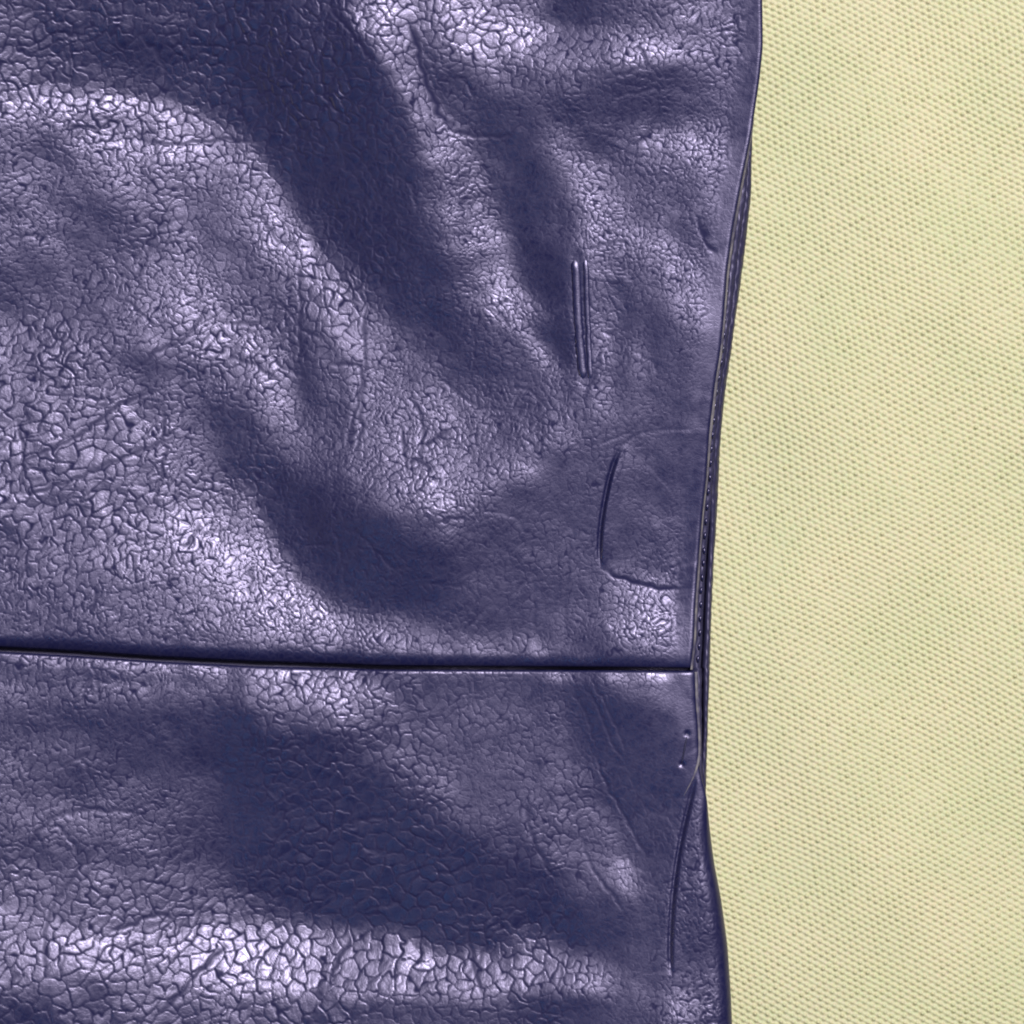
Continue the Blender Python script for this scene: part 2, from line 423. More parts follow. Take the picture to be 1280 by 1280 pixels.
SEEDS = scatter_seeds(-130, 1000, -130, 1410, 90000, 0.80, 77)
FINE = scatter_seeds(-130, 1000, -130, 1410, 160000, 0.40, 78)
print('seeds', len(SEEDS), len(FINE))
PEB = Cells(SEEDS, 26.0)
FIN = Cells(FINE, 13.0)
SX, SY = PEB.x, PEB.y

NS = len(SEEDS) + 1
TILT = rng.standard_normal((NS, 2)) * 0.009
RISE = rng.standard_normal(NS) * 0.15

# single creases: (points, depth, half width)
CREASES = [
    ([(160, 172), (210, 178), (250, 172), (300, 170), (335, 178)], 0.9, 2.2),
    ([(372, 318), (374, 370), (370, 420), (372, 455)], 0.8, 2.2),
    ([(398, 462), (415, 455), (450, 452), (452, 480), (440, 530), (430, 570)], 0.9, 2.2),
    ([(460, 350), (452, 400), (456, 450), (450, 520), (442, 590)], 0.7, 2.0),
    ([(385, 470), (360, 465), (330, 440)], 0.6, 2.2),
    ([(505, 490), (528, 520), (528, 560), (520, 590)], 0.7, 2.0),
    ([(500, 530), (505, 570), (512, 600)], 0.7, 2.0),
    ([(405, 5), (430, 30), (455, 60), (470, 90)], 1.2, 3.0),
    ([(512, 15), (520, 60), (532, 105), (550, 140), (575, 172)], 1.2, 3.0),
    ([(545, 150), (580, 168), (625, 172), (650, 165)], 0.8, 2.2),
    ([(535, 460), (570, 490), (600, 510), (640, 515), (690, 500)], 0.6, 2.2),
    ([(0, 600), (20, 580), (70, 560), (120, 530), (150, 500), (220, 480)], 0.9, 2.4),
    ([(0, 620), (50, 615), (90, 600), (140, 575), (200, 555), (240, 530)], 0.8, 2.4),
    ([(150, 470), (185, 445), (235, 420), (260, 380)], 0.9, 2.4),
    ([(20, 520), (30, 570), (25, 620)], 0.8, 2.6),
    ([(190, 640), (200, 590), (206, 560), (200, 500)], 0.8, 2.2),
    ([(870, 268), (880, 290), (887, 308), (896, 322)], 1.2, 2.6),
    ([(750, 710), (775, 722), (800, 731), (835, 736), (862, 736)], 1.4, 2.6),
    ([(724, 640), (712, 680), (708, 740), (706, 790)], 0.5, 2.5),
    ([(668, 700), (664, 760), (672, 800)], 0.5, 2.5),
    ([(742, 940), (760, 985), (785, 1030), (803, 1060), (815, 1080)], 0.75, 2.2),
    ([(725, 1040), (735, 1082), (758, 1110), (785, 1145)], 0.6, 2.2),
    ([(655, 990), (662, 1040), (680, 1080), (700, 1110)], 0.8, 2.6),
    ([(60, 1230), (58, 1180), (65, 1130), (95, 1090), (140, 1040)], 0.7, 2.4),
    ([(130, 1165), (170, 1155), (200, 1140), (225, 1155)], 1.0, 2.6),
    ([(200, 1270), (235, 1230), (262, 1200), (290, 1180)], 1.0, 2.6),
    ([(0, 1100), (40, 1060), (60, 1020), (120, 1010), (190, 1020)], 0.8, 2.6),
    ([(405, 1240), (420, 1200), (440, 1170)], 0.9, 2.6),
    ([(585, 1160), (590, 1200), (605, 1250)], 0.9, 2.6),
    ([(720, 845), (745, 880), (765, 930), (785, 960)], 0.6, 1.8),
    ([(735, 845), (762, 890), (785, 945)], 0.6, 1.8),
    ([(712, 850), (730, 890), (748, 935)], 0.5, 1.8),
]
r_ = np.random.default_rng(5)
def rand_crease(x0, y0, ang, n, step, bend):
    p = [(x0, y0)]
    for _ in range(n):
        ang += r_.normal(0, bend)
        x0 += math.cos(ang) * step; y0 -= math.sin(ang) * step
        p.append((x0, y0))
    return p
for _ in range(150):
    x0, y0 = r_.uniform(-80, 860), r_.uniform(-80, 1340)
    i = int(np.clip((x0 - RX0) / RSTEP, 0, RNX - 1)); j = int(np.clip((y0 - RY0) / RSTEP, 0, RNY - 1))
    ang = 0.5 * math.atan2(GS2[j, i], GC2[j, i]) + r_.normal(0, 0.35)
    CREASES.append((rand_crease(x0, y0, ang, int(r_.integers(3, 8)), 14, 0.35), r_.uniform(0.25, 0.75) * GDEP[j, i] + 0.1, r_.uniform(1.6, 2.4)))

TABLINE = smooth_pts([(752, 716), (749, 690), (751, 655), (757, 620), (763, 592), (772, 566), (785, 550), (802, 541), (830, 537), (862, 537)])
DART = smooth_pts([(873, 955), (864, 995), (853, 1040), (845, 1085), (840, 1130), (837, 1180), (839, 1226)])

def margin_right(X, Y):
    return np.minimum(sm(4, 34, XR(Y) - X), 1)

CREASE_MAP = None
def height(X, Y, part):
    gap, idx = PEB.gap(X, Y, 1.0, 1.45)
    gap2, _ = FIN.gap(X, Y, 0.8, 1.5)
    dep = samp(GDEP, X, Y)
    edge = XR(Y) if part == 'upper' else XL(Y)
    mr = sm(6, 36, edge - X) if part == 'upper' else np.where(Y < 1000, sm(8, 60, edge - X), sm(3, 16, edge - X))
    dep = dep * (0.10 + 0.90 * mr)
    size = samp(GS, X, Y)
    gw = np.clip(size * 0.25, 1.9, 3.4) * np.clip(0.95 + 0.15 * samp(DW3, X, Y), 0.6, 1.4)
    plate = 1 - (1 - np.clip(gap / gw, 0, 1)) ** 2.2
    dep = dep * np.clip(1 + 0.16 * samp(DW5, X, Y), 0.25, 1.8)
    dome = 0.10 * np.clip(gap / size, 0, 1)
    tl = TILT[idx]
    g = plate * 0.33 + plate * ((tl[..., 0] * (X - SX[idx]) + tl[..., 1] * (Y - SY[idx]))) + dome
    z = samp(FOLD, X, Y) + dep * g * np.clip(size / 11, 0.75, 1.5)
    g2w = np.clip(size * 0.16, 1.6, 2.6)
    z = z + 0.15 * dep * plate * (1 - (1 - np.clip(gap2 / g2w, 0, 1)) ** 2)
    z = z + 0.05 * samp(DW1, X, Y) * dep + 0.10 * samp(DW3, X, Y) * 1.2
    z = z - samp(CREASE_MAP, X, Y)
    if part == 'upper':
        d, arc, side = seg_dist(X, Y, TABLINE)
        strength = sm(0.0, 0.16, arc) * (1 - 0.94 * sm(0.50, 0.66, arc))
        z = z - strength * 3.0 * np.exp(-0.5 * (d / 1.7) ** 2)
        sd = side * d
        z = z + (1 - 0.96 * sm(0.45, 0.70, arc)) * sm(0.0, 0.16, arc) * 3.0 * sm(-2.0, 5.0, sd) * np.exp(-np.clip(sd, 0, None) / 24)
        # buttonhole-like slot: sunken bed under the two welts
        d, arc, side = seg_dist(X, Y, [(720, 322), (722, 360), (725, 410), (729, 450), (732, 474)])
        z = z - 1.2 * np.exp(-0.5 * (d / 7.0) ** 2)
    else:
        d, arc, side = seg_dist(X, Y, DART)
        st = sm(0.0, 0.25, arc) * (1 - sm(0.86, 1.0, arc))
        z = z - st * 2.8 * np.exp(-0.5 * (d / 2.0) ** 2)
        sd = side * d
        z = z + st * 1.6 * sm(-2.0, 2.5, -sd) * np.exp(-np.clip(-sd, 0, None) / 14)
        z = z - 1.6 * np.exp(-0.5 * ((X - 859) ** 2 + (Y - 917) ** 2) / 2.2 ** 2) - 1.6 * np.exp(-0.5 * ((X - 852) ** 2 + (Y - 955) ** 2) / 2.2 ** 2)
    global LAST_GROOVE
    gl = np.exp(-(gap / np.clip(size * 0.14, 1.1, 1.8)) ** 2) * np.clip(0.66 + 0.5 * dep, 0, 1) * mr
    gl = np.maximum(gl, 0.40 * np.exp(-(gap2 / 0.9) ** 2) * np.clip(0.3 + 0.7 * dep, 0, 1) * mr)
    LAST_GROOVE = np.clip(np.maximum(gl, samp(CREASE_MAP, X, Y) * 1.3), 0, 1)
    return z + ZN

def set_groove(o, g, shape, top=0):
    """store how deep in a crease each point of the hide lies (matte creases, also painting in their shade)"""
    full = np.zeros(shape)
    full[top:top + g.shape[0], :g.shape[1]] = g
    a = o.data.attributes.new('groove', 'FLOAT', 'POINT')
    a.data.foreach_set('value', full.astype(np.float32).ravel())

def build_creases():
    M = np.zeros(RX.shape)
    for pts, dp, w in CREASES:
        p = smooth_pts(pts)
        a = np.array(p)
        i0 = int(max(0, (a[:, 0].min() - 12 - RX0) / RSTEP)); i1 = int(min(RNX, (a[:, 0].max() + 12 - RX0) / RSTEP))
        j0 = int(max(0, (a[:, 1].min() - 12 - RY0) / RSTEP)); j1 = int(min(RNY, (a[:, 1].max() + 12 - RY0) / RSTEP))
        if i1 <= i0 or j1 <= j0:
            continue
        xs = RX[j0:j1, i0:i1]; ys = RY[j0:j1, i0:i1]
        wob = 1.2
        xs = xs + wob * DW1[j0:j1, i0:i1]; ys = ys + wob * DW2[j0:j1, i0:i1]
        d, arc, _ = seg_dist(xs, ys, p)
        v = 0.62 * dp * np.exp(-0.5 * (d / (w * 0.75)) ** 2) * sm(0, 0.2, arc) * sm(0, 0.2, 1 - arc)
        M[j0:j1, i0:i1] = np.maximum(M[j0:j1, i0:i1], v)
    return M
CREASE_MAP = build_creases()

# ------------------------------------------------------------------ materials
def new_mat(name):
    m = bpy.data.materials.new(name)
    m.use_nodes = True
    nt = m.node_tree
    return m, nt, nt.nodes['Principled BSDF']

def leather_mat(name, base, rough=0.42, bump=1.0, spec=0.5):
    m, nt, p = new_mat(name)
    N = nt.nodes; Lk = nt.links
    tc = N.new('ShaderNodeTexCoord')
    def noise(scale, detail, rgh=0.55):
        n = N.new('ShaderNodeTexNoise')
        n.inputs['Scale'].default_value = scale
        n.inputs['Detail'].default_value = detail
        n.inputs['Roughness'].default_value = rgh
        Lk.new(tc.outputs['Object'], n.inputs['Vector'])
        return n
    n1 = noise(45, 3)
    mix = N.new('ShaderNodeMix'); mix.data_type = 'RGBA'
    mix.inputs[6].default_value = (*base, 1)
    mix.inputs[7].default_value = (base[0] * 1.35, base[1] * 1.25, base[2] * 1.18, 1)
    Lk.new(n1.outputs['Fac'], mix.inputs[0])
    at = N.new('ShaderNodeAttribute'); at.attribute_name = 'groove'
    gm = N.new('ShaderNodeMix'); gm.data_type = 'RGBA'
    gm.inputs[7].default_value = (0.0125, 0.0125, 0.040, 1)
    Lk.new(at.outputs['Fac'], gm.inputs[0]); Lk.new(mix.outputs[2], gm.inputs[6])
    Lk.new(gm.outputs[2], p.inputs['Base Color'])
    # roughness: slightly uneven finish
    n2 = noise(900, 3)
    mr = N.new('ShaderNodeMapRange')
    mr.inputs['From Min'].default_value = 0.3; mr.inputs['From Max'].default_value = 0.7
    mr.inputs['To Min'].default_value = rough - 0.05; mr.inputs['To Max'].default_value = rough + 0.07
    Lk.new(n2.outputs['Fac'], mr.inputs['Value'])
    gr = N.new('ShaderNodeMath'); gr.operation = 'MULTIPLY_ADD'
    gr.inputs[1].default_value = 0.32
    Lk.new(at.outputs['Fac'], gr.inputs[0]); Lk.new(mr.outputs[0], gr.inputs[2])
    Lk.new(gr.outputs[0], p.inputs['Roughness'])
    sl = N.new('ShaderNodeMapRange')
    sl.inputs['To Min'].default_value = spec; sl.inputs['To Max'].default_value = spec * 0.06  # grooves lose nearly all gloss, painting in the shade of the creases
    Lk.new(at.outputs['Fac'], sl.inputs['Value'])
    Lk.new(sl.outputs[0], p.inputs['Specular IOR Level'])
    p.inputs['Specular Tint'].default_value = (0.89, 0.83, 1.0, 1)
    # fine relief: small wrinkles between the pebbles
    wn = noise(700, 2)
    sub = N.new('ShaderNodeVectorMath'); sub.operation = 'SCALE'
    sub.inputs['Scale'].default_value = 0.0012
    Lk.new(wn.outputs['Color'], sub.inputs[0])
    add = N.new('ShaderNodeVectorMath'); add.operation = 'ADD'
    Lk.new(tc.outputs['Object'], add.inputs[0]); Lk.new(sub.outputs[0], add.inputs[1])
    vo = N.new('ShaderNodeTexVoronoi'); vo.feature = 'DISTANCE_TO_EDGE'
    vo.inputs['Scale'].default_value = 1700
    Lk.new(add.outputs[0], vo.inputs['Vector'])
    mp = N.new('ShaderNodeMapRange')
    mp.inputs['From Min'].default_value = 0.0; mp.inputs['From Max'].default_value = 0.16
    Lk.new(vo.outputs['Distance'], mp.inputs['Value'])
    n3 = noise(3600, 2, 0.5)
    ma = N.new('ShaderNodeMath'); ma.operation = 'MULTIPLY_ADD'
    Lk.new(mp.outputs[0], ma.inputs[0]); ma.inputs[1].default_value = 0.8
    Lk.new(n3.outputs['Fac'], ma.inputs[2])
    bp = N.new('ShaderNodeBump')
    bp.inputs['Strength'].default_value = 1.0
    bp.inputs['Distance'].default_value = 0.45e-5 * bump
    Lk.new(ma.outputs[0], bp.inputs['Height'])
    Lk.new(bp.outputs['Normal'], p.inputs['Normal'])
    return m

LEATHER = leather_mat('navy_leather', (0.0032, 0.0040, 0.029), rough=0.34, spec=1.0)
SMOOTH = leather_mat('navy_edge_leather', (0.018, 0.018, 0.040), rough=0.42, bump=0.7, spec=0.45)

m, nt, p = new_mat('raw_edge')
CUT = m
n = nt.nodes.new('ShaderNodeTexNoise'); n.inputs['Scale'].default_value = 700; n.inputs['Detail'].default_value = 3
tc = nt.nodes.new('ShaderNodeTexCoord'); nt.links.new(tc.outputs['Object'], n.inputs['Vector'])
cr = nt.nodes.new('ShaderNodeValToRGB')
cr.color_ramp.elements[0].position = 0.32; cr.color_ramp.elements[0].color = (0.055, 0.05, 0.075, 1)
cr.color_ramp.elements[1].position = 0.62; cr.color_ramp.elements[1].color = (0.17, 0.16, 0.14, 1)
nt.links.new(n.outputs['Fac'], cr.inputs[0]); nt.links.new(cr.outputs[0], p.inputs['Base Color'])
p.inputs['Roughness'].default_value = 0.6

m, nt, p = new_mat('navy_thread')
THREAD = m
p.inputs['Base Color'].default_value = (0.018, 0.018, 0.04, 1); p.inputs['Roughness'].default_value = 0.35
tc = nt.nodes.new('ShaderNodeTexCoord')
n = nt.nodes.new('ShaderNodeTexNoise'); n.inputs['Scale'].default_value = 4000
nt.links.new(tc.outputs['Object'], n.inputs['Vector'])
b = nt.nodes.new('ShaderNodeBump'); b.inputs['Distance'].default_value = 3e-5
nt.links.new(n.outputs['Fac'], b.inputs['Height']); nt.links.new(b.outputs[0], p.inputs['Normal'])

m, nt, p = new_mat('cotton_canvas')
CANVAS = m
tc = nt.nodes.new('ShaderNodeTexCoord')
n1 = nt.nodes.new('ShaderNodeTexNoise'); n1.inputs['Scale'].default_value = 70; n1.inputs['Detail'].default_value = 4
n2 = nt.nodes.new('ShaderNodeTexNoise'); n2.inputs['Scale'].default_value = 2600; n2.inputs['Detail'].default_value = 3
nt.links.new(tc.outputs['Object'], n1.inputs['Vector']); nt.links.new(tc.outputs['Object'], n2.inputs['Vector'])
cr = nt.nodes.new('ShaderNodeValToRGB')
cr.color_ramp.elements[0].position = 0.35; cr.color_ramp.elements[0].color = (0.505, 0.515, 0.262, 1)
cr.color_ramp.elements[1].position = 0.68; cr.color_ramp.elements[1].color = (0.55, 0.53, 0.285, 1)
nt.links.new(n1.outputs['Fac'], cr.inputs[0])
mx = nt.nodes.new('ShaderNodeMix'); mx.data_type = 'RGBA'; mx.blend_type = 'MULTIPLY'; mx.inputs[0].default_value = 0.25
nt.links.new(cr.outputs[0], mx.inputs[6]); nt.links.new(n2.outputs['Color'], mx.inputs[7])
nt.links.new(mx.outputs[2], p.inputs['Base Color'])
p.inputs['Roughness'].default_value = 0.6
p.inputs['Specular IOR Level'].default_value = 0.3
b = nt.nodes.new('ShaderNodeBump'); b.inputs['Distance'].default_value = 4e-5; b.inputs['Strength'].default_value = 0.8
nt.links.new(n2.outputs['Fac'], b.inputs['Height']); nt.links.new(b.outputs[0], p.inputs['Normal'])

# ------------------------------------------------------------------ the woven cloth underneath
def build_canvas():
    th = math.radians(26.6)
    ux, uy = math.cos(th), math.sin(th)          # weft runs down to the right (y down)
    su, sv = 4.75, 6.9                           # thread spacing along and across the weft
    du, dv = su / 4, sv / 5
    cx, cy = 1115.0, 640.0
    nu, nv = int(1500 / du), int(1500 / dv)
    u = (np.arange(nu) - nu / 2) * du
    v = (np.arange(nv) - nv / 2) * dv
    U, V = np.meshgrid(u, v)
    X = cx + U * ux - V * uy
    Y = cy + U * uy + V * ux
    # slow wander of the threads
    fU = U + 1.6 * np.sin(V / 61 + 0.7 * np.sin(U / 90)) + 0.9 * np.sin(V / 23.0 + U / 140)
    fV = V + 1.8 * np.sin(U / 75 + 0.8 * np.sin(V / 80)) + 0.8 * np.sin(U / 29.0 + V / 120)
    a = fU / su; bq = fV / sv
    i = np.floor(a).astype(int); j = np.floor(bq).astype(int)
    fa = a - i - 0.5; fb = bq - j - 0.5
    r = np.random.default_rng(3)
    wi = r.normal(1, 0.20, 4096); wj = r.normal(1, 0.20, 4096)
    par = np.where((i + j) % 2 == 0, 1.0, -1.0)
    A = 3.4
    # warp (runs along v, crosses u): on top where par = +1; weft on top where par = -1
    knot = r.normal(1, 0.27, (997,))[(i * 37 + j * 101) % 997]
    weft = (0.66 * np.cos(2 * math.pi * fb) + 0.25 * np.cos(4 * math.pi * fb)) * (1 + 0.6 * (wj[j % 4096] - 1))
    warp = np.where(par > 0, 2.4 * knot * (1 + 0.4 * (wi[i % 4096] - 1)), -0.2) * np.exp(-(fa / 0.45) ** 2 - (fb / 0.34) ** 2)
    Z = weft + warp
    Z = Z + 4.0 * np.sin(X / 85 + 0.6 + 0.5 * np.sin(Y / 130)) * np.sin(Y / 120 + X / 260) + 2.2 * np.sin(X / 47 - Y / 66) + 0.7 * np.sin(Y / 37 + X / 51)
    keep = (X > 835) & (X < 1345) & (Y > -70) & (Y < 1350)
    q = grid_quads(nv, nu)
    kq = keep.ravel()[q].all(axis=1)
    q = q[kq]
    used = np.unique(q)
    remap = np.full(nu * nv, -1); remap[used] = np.arange(len(used))
    co = W(X, Y, Z, 0).reshape(-1, 3)[used]
    q = remap[q]
    # the same cloth running on below the bag and out of frame
    g = np.linspace(-2600, 3900, 14)
    gX, gY = np.meshgrid(g, g)
    c2 = W(gX, gY, np.full(gX.shape, -14.0), 0).reshape(-1, 3)
    q2 = grid_quads(14, 14) + len(co)
    me = mesh_np('canvas_cloth', np.concatenate([co, c2]), np.concatenate([q, q2]))
    o = link('canvas_cloth', me, None, CANVAS)
    o['kind'] = 'structure'
    return o
build_canvas()

# ------------------------------------------------------------------ the bag
bag = bpy.data.objects.new('leather_bag', None)
COL.objects.link(bag)
bag['label'] = 'creased navy blue pebbled leather bag lying flat on pale yellow woven canvas'
bag['category'] = 'bag'

MS = 1.32
X0 = -75.0
def build_upper():
    nc = int((905 - X0) / MS); nr = int((830 + 75) / MS)
    t = np.linspace(0, 1, nc)[None, :]; v = np.linspace(0, 1, nr)[:, None]
    y = -75 + v * (830 + 75) + 0 * t
    for _ in range(3):
        x = X0 + t * (XR(y) - X0)
        y = -75 + v * (YS(x) + 75)
    x = X0 + t * (XR(y) - X0)
    z = height(x, y, 'upper')
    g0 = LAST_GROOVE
    d = YS(x) - y
    z = z + 0.55 * samp(DW4, x, y * 0 + 700) * np.exp(-(d / 16) ** 2)
    r = 17.0
    z = z - 9.0 * (1 - np.sqrt(np.clip(1 - np.clip((r - d) / r, 0, 1) ** 2, 0, 1))) * (0.45 + 0.55 * sm(900, 300, x))
    de = XR(y) - x
    z = z - 3.5 * (1 - np.sqrt(np.clip(1 - np.clip((6 - de) / 6, 0, 1) ** 2, 0, 1)))
    # the turned-under lip along the seam and the thickness along the side
    ex = [(x[-1], YS(x[-1]) - k * 0.5, z[-1] - 3.0 * k) for k in range(1, 9)]
    x = np.concatenate([x] + [e[0][None] for e in ex]); y = np.concatenate([y] + [e[1][None] for e in ex]); z = np.concatenate([z] + [e[2][None] for e in ex])
    lx = [(x[:, -1] - 0.3 * k, y[:, -1], z[:, -1] - 2.6 * k) for k in range(1, 6)]
    x = np.concatenate([x] + [e[0][:, None] for e in lx], 1); y = np.concatenate([y] + [e[1][:, None] for e in lx], 1); z = np.concatenate([z] + [e[2][:, None] for e in lx], 1)
    o = link('upper_panel', grid_mesh('upper_panel', x, y, z), bag, LEATHER)
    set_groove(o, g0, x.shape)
    return o, z

def build_lower():
    nc = int((905 - X0) / MS); nr = int((1350 - 838) / MS)
    t = np.linspace(0, 1, nc)[None, :]; v = np.linspace(0, 1, nr)[:, None]
    y = 838 + v * (1350 - 838) + 0 * t
    for _ in range(3):
        x = X0 + t * (XL(y) - X0)
        y = YL(x) + v * (1350 - YL(x))
    x = X0 + t * (XL(y) - X0)
    z = height(x, y, 'lower') - 2.0
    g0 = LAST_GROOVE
    d = y - YL(x)
    z = z + 0.5 * samp(DW3, x, y * 0 + 900) * np.exp(-(d / 18) ** 2)
    r = 5.0
    z = z - 3.0 * (1 - np.sqrt(np.clip(1 - np.clip((r - d) / r, 0, 1) ** 2, 0, 1)))
    de = XL(y) - x
    rr = np.where(y < 985, 9.0, 9 + 13 * sm(985, 1060, y))
    dz = np.where(y < 985, 3.0, 3 + 14 * sm(985, 1060, y))
    z = z - dz * (1 - np.sqrt(np.clip(1 - np.clip((rr - de) / rr, 0, 1) ** 2, 0, 1)))
    x = np.concatenate([np.repeat(x[:1], 8, 0), x]); zz = np.stack([z[0] - 3.0 * k for k in range(8, 0, -1)])
    yy = np.stack([y[0] + 0.4 * k for k in range(8, 0, -1)])
    y = np.concatenate([yy, y]); z = np.concatenate([zz, z])
    drop = 2.4 + 9 * sm(985, 1070, y[:, -1])
    lx = [(x[:, -1] - 0.3 * k * k * 0.4, y[:, -1], z[:, -1] - drop * k) for k in range(1, 7)]
    x = np.concatenate([x] + [e[0][:, None] for e in lx], 1); y = np.concatenate([y] + [e[1][:, None] for e in lx], 1); z = np.concatenate([z] + [e[2][:, None] for e in lx], 1)
    o = link('lower_panel', grid_mesh('lower_panel', x, y, z), bag, LEATHER)
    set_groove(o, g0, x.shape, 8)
    return o
upper, _ = build_upper()
lower = build_lower()

# edge heights, used by the parts that run along the side
def zline(xs, ys, part):
    return height(np.array([xs]), np.array([ys]), part)[0]

def smooth1(a, n=25):
    k = np.hanning(n); k /= k.sum()
    return np.convolve(np.pad(a, n // 2, mode='edge'), k, mode='valid')

def sweep(name, ys, xfun, prof, zfun, mat, jit=0.25, seed=0, parent=bag):
    """prof: list of (dx, dz) across the strip, may be functions of y"""
    r = np.random.default_rng(seed)
    X = []; Y = []; Z = []
    zc = zfun(ys)
    for fx, fz in prof:
        n = smooth1(r.standard_normal(len(ys)), 9) * jit
        X.append(xfun(ys) + fx(ys) * 1.0 + n * 0.6)
        Z.append(zc + fz(ys) + n)
        Y.append(ys.copy())
    X = np.array(X).T; Y = np.array(Y).T; Z = np.array(Z).T
    return link(name, grid_mesh(name, X, Y, Z), parent, mat)

ysU = np.arange(-75, 1345, 2.0)
zU = smooth1(np.where(ysU < 836, zline(XR(ysU) - 14, ysU, 'upper'), zline(XL(ysU) - 14, ysU, 'lower')), 41)
ZE = lambda y: np.interp(y, ysU, zU)

# inner strip (folded gusset carrying the stitches) and outer gusset going down to the cloth
def k(v):
    return lambda y: np.full(len(y), float(v))
ysg = np.arange(-75, 1060, 1.6)
def gw_(f):
    # fraction f of the width between the panel edge and the silhouette
    return lambda y: f * (XO(y) - np.minimum(XR(y), XO(y) - 4) - 1)
XRl = lambda y: np.where(y < 836, XR(y), XL(y))
def frac(f, add=0.0):
    def q(y):
        a = XRl(y) - 8; b_ = np.maximum(XO(y) - 3.0, a + 4)
        return a + f * (b_ - a) + add
    return q
def abs_sweep(name, ys, cols, mat, seed=0, jit=0.25):
    r = np.random.default_rng(seed)
    X = []; Z = []
    for fx, fz in cols:
        n = smooth1(r.standard_normal(len(ys)), 9) * jit * 2
        X.append(fx(ys) + n * 0.5); Z.append(fz(ys) + n)
    X = np.array(X).T; Z = np.array(Z).T; Y = np.repeat(ys[:, None], X.shape[1], 1)
    return link(name, grid_mesh(name, X, Y, Z), bag, mat)

gro = lambda y: sm(620, 720, y) * (1 - sm(900, 960, y))      # the dark gap opens between strip and gusset
zc = lambda off: (lambda y: ZE(y) + off)
cols = [(frac(0.0), zc(-16)), (frac(0.25), zc(-12)), (frac(0.40), zc(-9.5)),
        (frac(0.50), lambda y: ZE(y) - 9.0), (frac(0.60), lambda y: ZE(y) - 10.0 - 1.5 * gro(y)),
        (frac(0.66), lambda y: ZE(y) - 11.5 - 10 * gro(y)), (frac(0.68), lambda y: ZE(y) - 13 - 26 * gro(y))]
abs_sweep('gusset_strip', ysg, cols, SMOOTH, 4, 0.45)
cols = [(frac(0.64), lambda y: ZE(y) - 15 - 24 * gro(y)), (frac(0.69), lambda y: ZE(y) - 13.5 - 14 * gro(y)),
        (frac(0.75), lambda y: ZE(y) - 13.5 - 3 * gro(y)), (frac(0.86), lambda y: ZE(y) - 14.5), (frac(0.95), lambda y: ZE(y) - 18),
        (frac(1.0), lambda y: ZE(y) - 24), (frac(1.0, 0.6), lambda y: ZE(y) - 34), (frac(1.0, 0.2), lambda y: ZE(y) * 0 + 38),
        (frac(1.0, -2), lambda y: ZE(y) * 0 + 18), (frac(1.0, -5), lambda y: ZE(y) * 0 + 1)]
abs_sweep('side_gusset', ysg, cols, SMOOTH, 5, 0.5)

# folded allowance that closes the seam from below
xs_ = np.arange(-75, 872, 6.0)
ls = []
for dy, dz in ((-16, -20), (-5, -20), (4, -20), (13, -20), (20, -20)):
    ls.append((xs_, (YS(xs_) + YL(xs_)) / 2 + dy, smooth1(zline(xs_, YS(xs_) - 25, 'upper'), 21) + dz))
link('seam_allowance', grid_mesh('seam_allowance', np.array([a[0] for a in ls]), np.array([a[1] for a in ls]), np.array([a[2] for a in ls])), bag, SMOOTH)

# pale raw edges of the cut leather
ye = np.arange(150, 838, 1.5)
tap = lambda y: 0.35 + 0.65 * sm(150, 200, y) * (0.75 + 0.25 * np.sin(y / 37))
cols = [(lambda y: XR(y) - 0.9, zc(-2.6)), (lambda y: XR(y) + 0.5 * tap(y), zc(-2.9)), (lambda y: XR(y) + 2.4 * tap(y), zc(-4.6)), (lambda y: XR(y) + 2.9 * tap(y), zc(-9))]
abs_sweep('cut_edge', ye, cols, CUT, 6, 0.12)
yl = np.arange(840, 996, 1.5)
XC = curve([(830, 870), (840, 870.5), (880, 871.8), (905, 874), (930, 875), (948, 874.2), (962, 871), (975, 865.5), (985, 860), (996, 854), (1010, 846)])
tl_ = lambda y: 1 - 0.8 * sm(960, 996, y)
def zlow(y):
    return smooth1(zline(np.minimum(XC(y) - 2, XL(y) - 1.5), y, 'lower') - 2, 9)
zl_ = zlow(yl)
ZL = lambda y: np.interp(y, yl, zl_) - 2.4 * sm(960, 935, y)
cols = [(lambda y: XC(y) - 2.0 * tl_(y), lambda y: ZL(y) + 0.2), (lambda y: XC(y) - 0.8 * tl_(y), lambda y: ZL(y) + 0.9), (lambda y: XC(y) + 0.8 * tl_(y), lambda y: ZL(y) + 0.5), (lambda y: XC(y) + 1.4 * tl_(y), lambda y: ZL(y) - 3)]
abs_sweep('cut_edge', yl, cols, CUT, 7, 0.1)

# ------------------------------------------------------------------ small parts
def tube_mesh(name, pts, rad, nseg=10, flat=0.8):
    P = np.array(pts, float); n = len(P)
    T = np.gradient(P, axis=0); T /= np.linalg.norm(T, axis=1)[:, None]
    up_ = np.array([0, 0, 1.0]); Sd = np.cross(T, up_); Sd /= np.linalg.norm(Sd, axis=1)[:, None]
    Nn = np.cross(Sd, T)
    a = np.linspace(0, 2 * math.pi, nseg, endpoint=False)
    R = np.array([rad(i / (n - 1)) for i in range(n)])
    co = P[:, None, :] + R[:, None, None] * (np.cos(a)[None, :, None] * Sd[:, None, :] + flat * np.sin(a)[None, :, None] * Nn[:, None, :])
    co = co.reshape(-1, 3)
    q = []
    for i in range(n - 1):
        for j in range(nseg):
            q.append((i * nseg + j, i * nseg + (j + 1) % nseg, (i + 1) * nseg + (j + 1) % nseg, (i + 1) * nseg + j))
    # close the ends with centre quads
    return co, np.array(q)

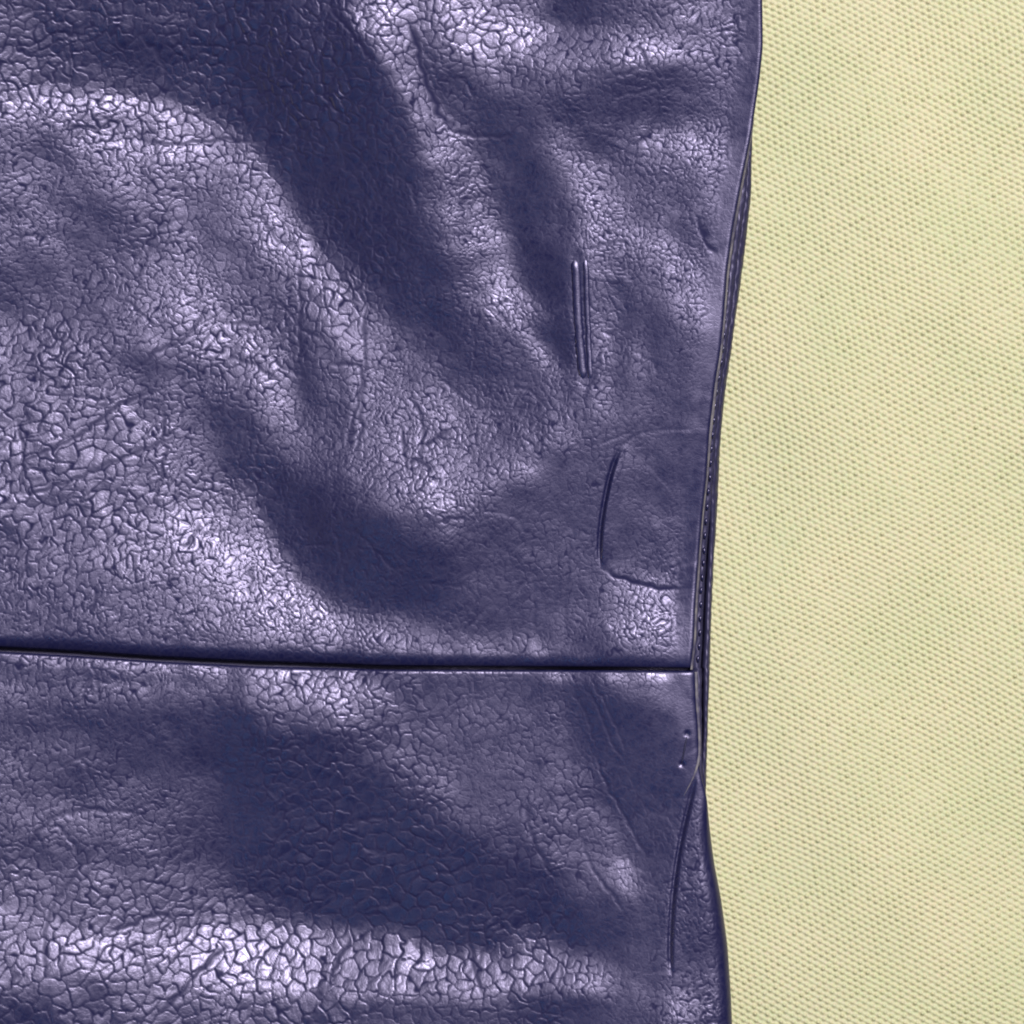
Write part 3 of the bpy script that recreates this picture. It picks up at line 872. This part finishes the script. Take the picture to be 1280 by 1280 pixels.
def welt(pts, rmax, lift, label=None):
    p = np.array(smooth_pts(pts, 3))
    L = np.linspace(0, 1, 60)
    cum = np.concatenate([[0], np.cumsum(np.hypot(*(p[1:] - p[:-1]).T))]); cum /= cum[-1]
    x = np.interp(L, cum, p[:, 0]); y = np.interp(L, cum, p[:, 1])
    z = smooth1(zline(x, y, 'upper'), 15) + lift
    w = smooth1(np.random.default_rng(8).standard_normal(60), 5) * 0.35
    co, q = tube_mesh('welt', np.stack([(x + w - 640), (640 - y), z - 2.5 * (np.abs(L - 0.5) * 2) ** 12], 1),
                      lambda t: rmax * (0.35 + 0.65 * min(1, 14 * t, 14 * (1 - t))) , 14, 0.42)
    f = (HC - ZN) / HC
    co = co * np.array([f * S, f * S, S])
    me = mesh_np('welt', co, q)
    o = link('welt', me, bag, LEATHER)
    if label:
        o['label'] = label
    return o
welt([(719, 320), (721, 360), (723, 405), (727, 450), (730, 478)], 6.0, -0.5, 'thicker left rib of the narrow raised double welt')
welt([(732, 318), (733, 360), (735, 405), (737, 450), (739, 480)], 3.8, -0.4, 'thinner right rib of the narrow raised double welt')

# stitches along the gusset strip: one mesh, copied
sp_ = [(0, -4.2, 0), (0, -2.8, 0.9), (0, 0, 1.2), (0, 2.8, 0.9), (0, 4.2, 0)]
co, q = tube_mesh('stitch', sp_, lambda t: 1.9 * math.sin(math.pi * (0.12 + 0.76 * t)), 8, 0.9)
stm = mesh_np('stitch', co * S, q)
stm.materials.append(THREAD)
stm2 = mesh_np('stitch', co * S, q)
stm2.materials.append(LEATHER)
rr_ = np.random.default_rng(9)
yy = 186.0
n = 0
while yy < 826:
    f = 0.36 + 0.14 * sm(330, 480, yy) - 0.0
    x = float(frac(f)(np.array([yy]))[0]) + rr_.normal(0, 0.3)
    z = float(ZE(yy)) - 8.4
    if XO(yy) - XRl(np.array([yy]))[0] > 7:
        o = bpy.data.objects.new('stitch', stm if rr_.random() < 0.3 else stm2)
        COL.objects.link(o); o.parent = bag
        o.location = Vector(W(np.array(x), np.array(yy), np.array(z)))
        sl = (XO(yy + 10) - XO(yy - 10)) / 20
        o.rotation_euler = (0, 0, math.atan(float(sl)) + rr_.normal(0, 0.08))
        n += 1
    yy += 17.5 + rr_.normal(0, 0.8)
# the single long stitch near the corner of the lower panel
o = bpy.data.objects.new('stitch', stm)
COL.objects.link(o); o.parent = bag
zz = float(zline(np.array([855.5]), np.array([936.]), 'lower')[0]) - 2
o.location = Vector(W(np.array(855.5), np.array(936.0), np.array(zz - 0.2)))
o.rotation_euler = (0, 0, -0.19); o.scale = (0.6, 4.3, 0.6)
print('stitches', n)
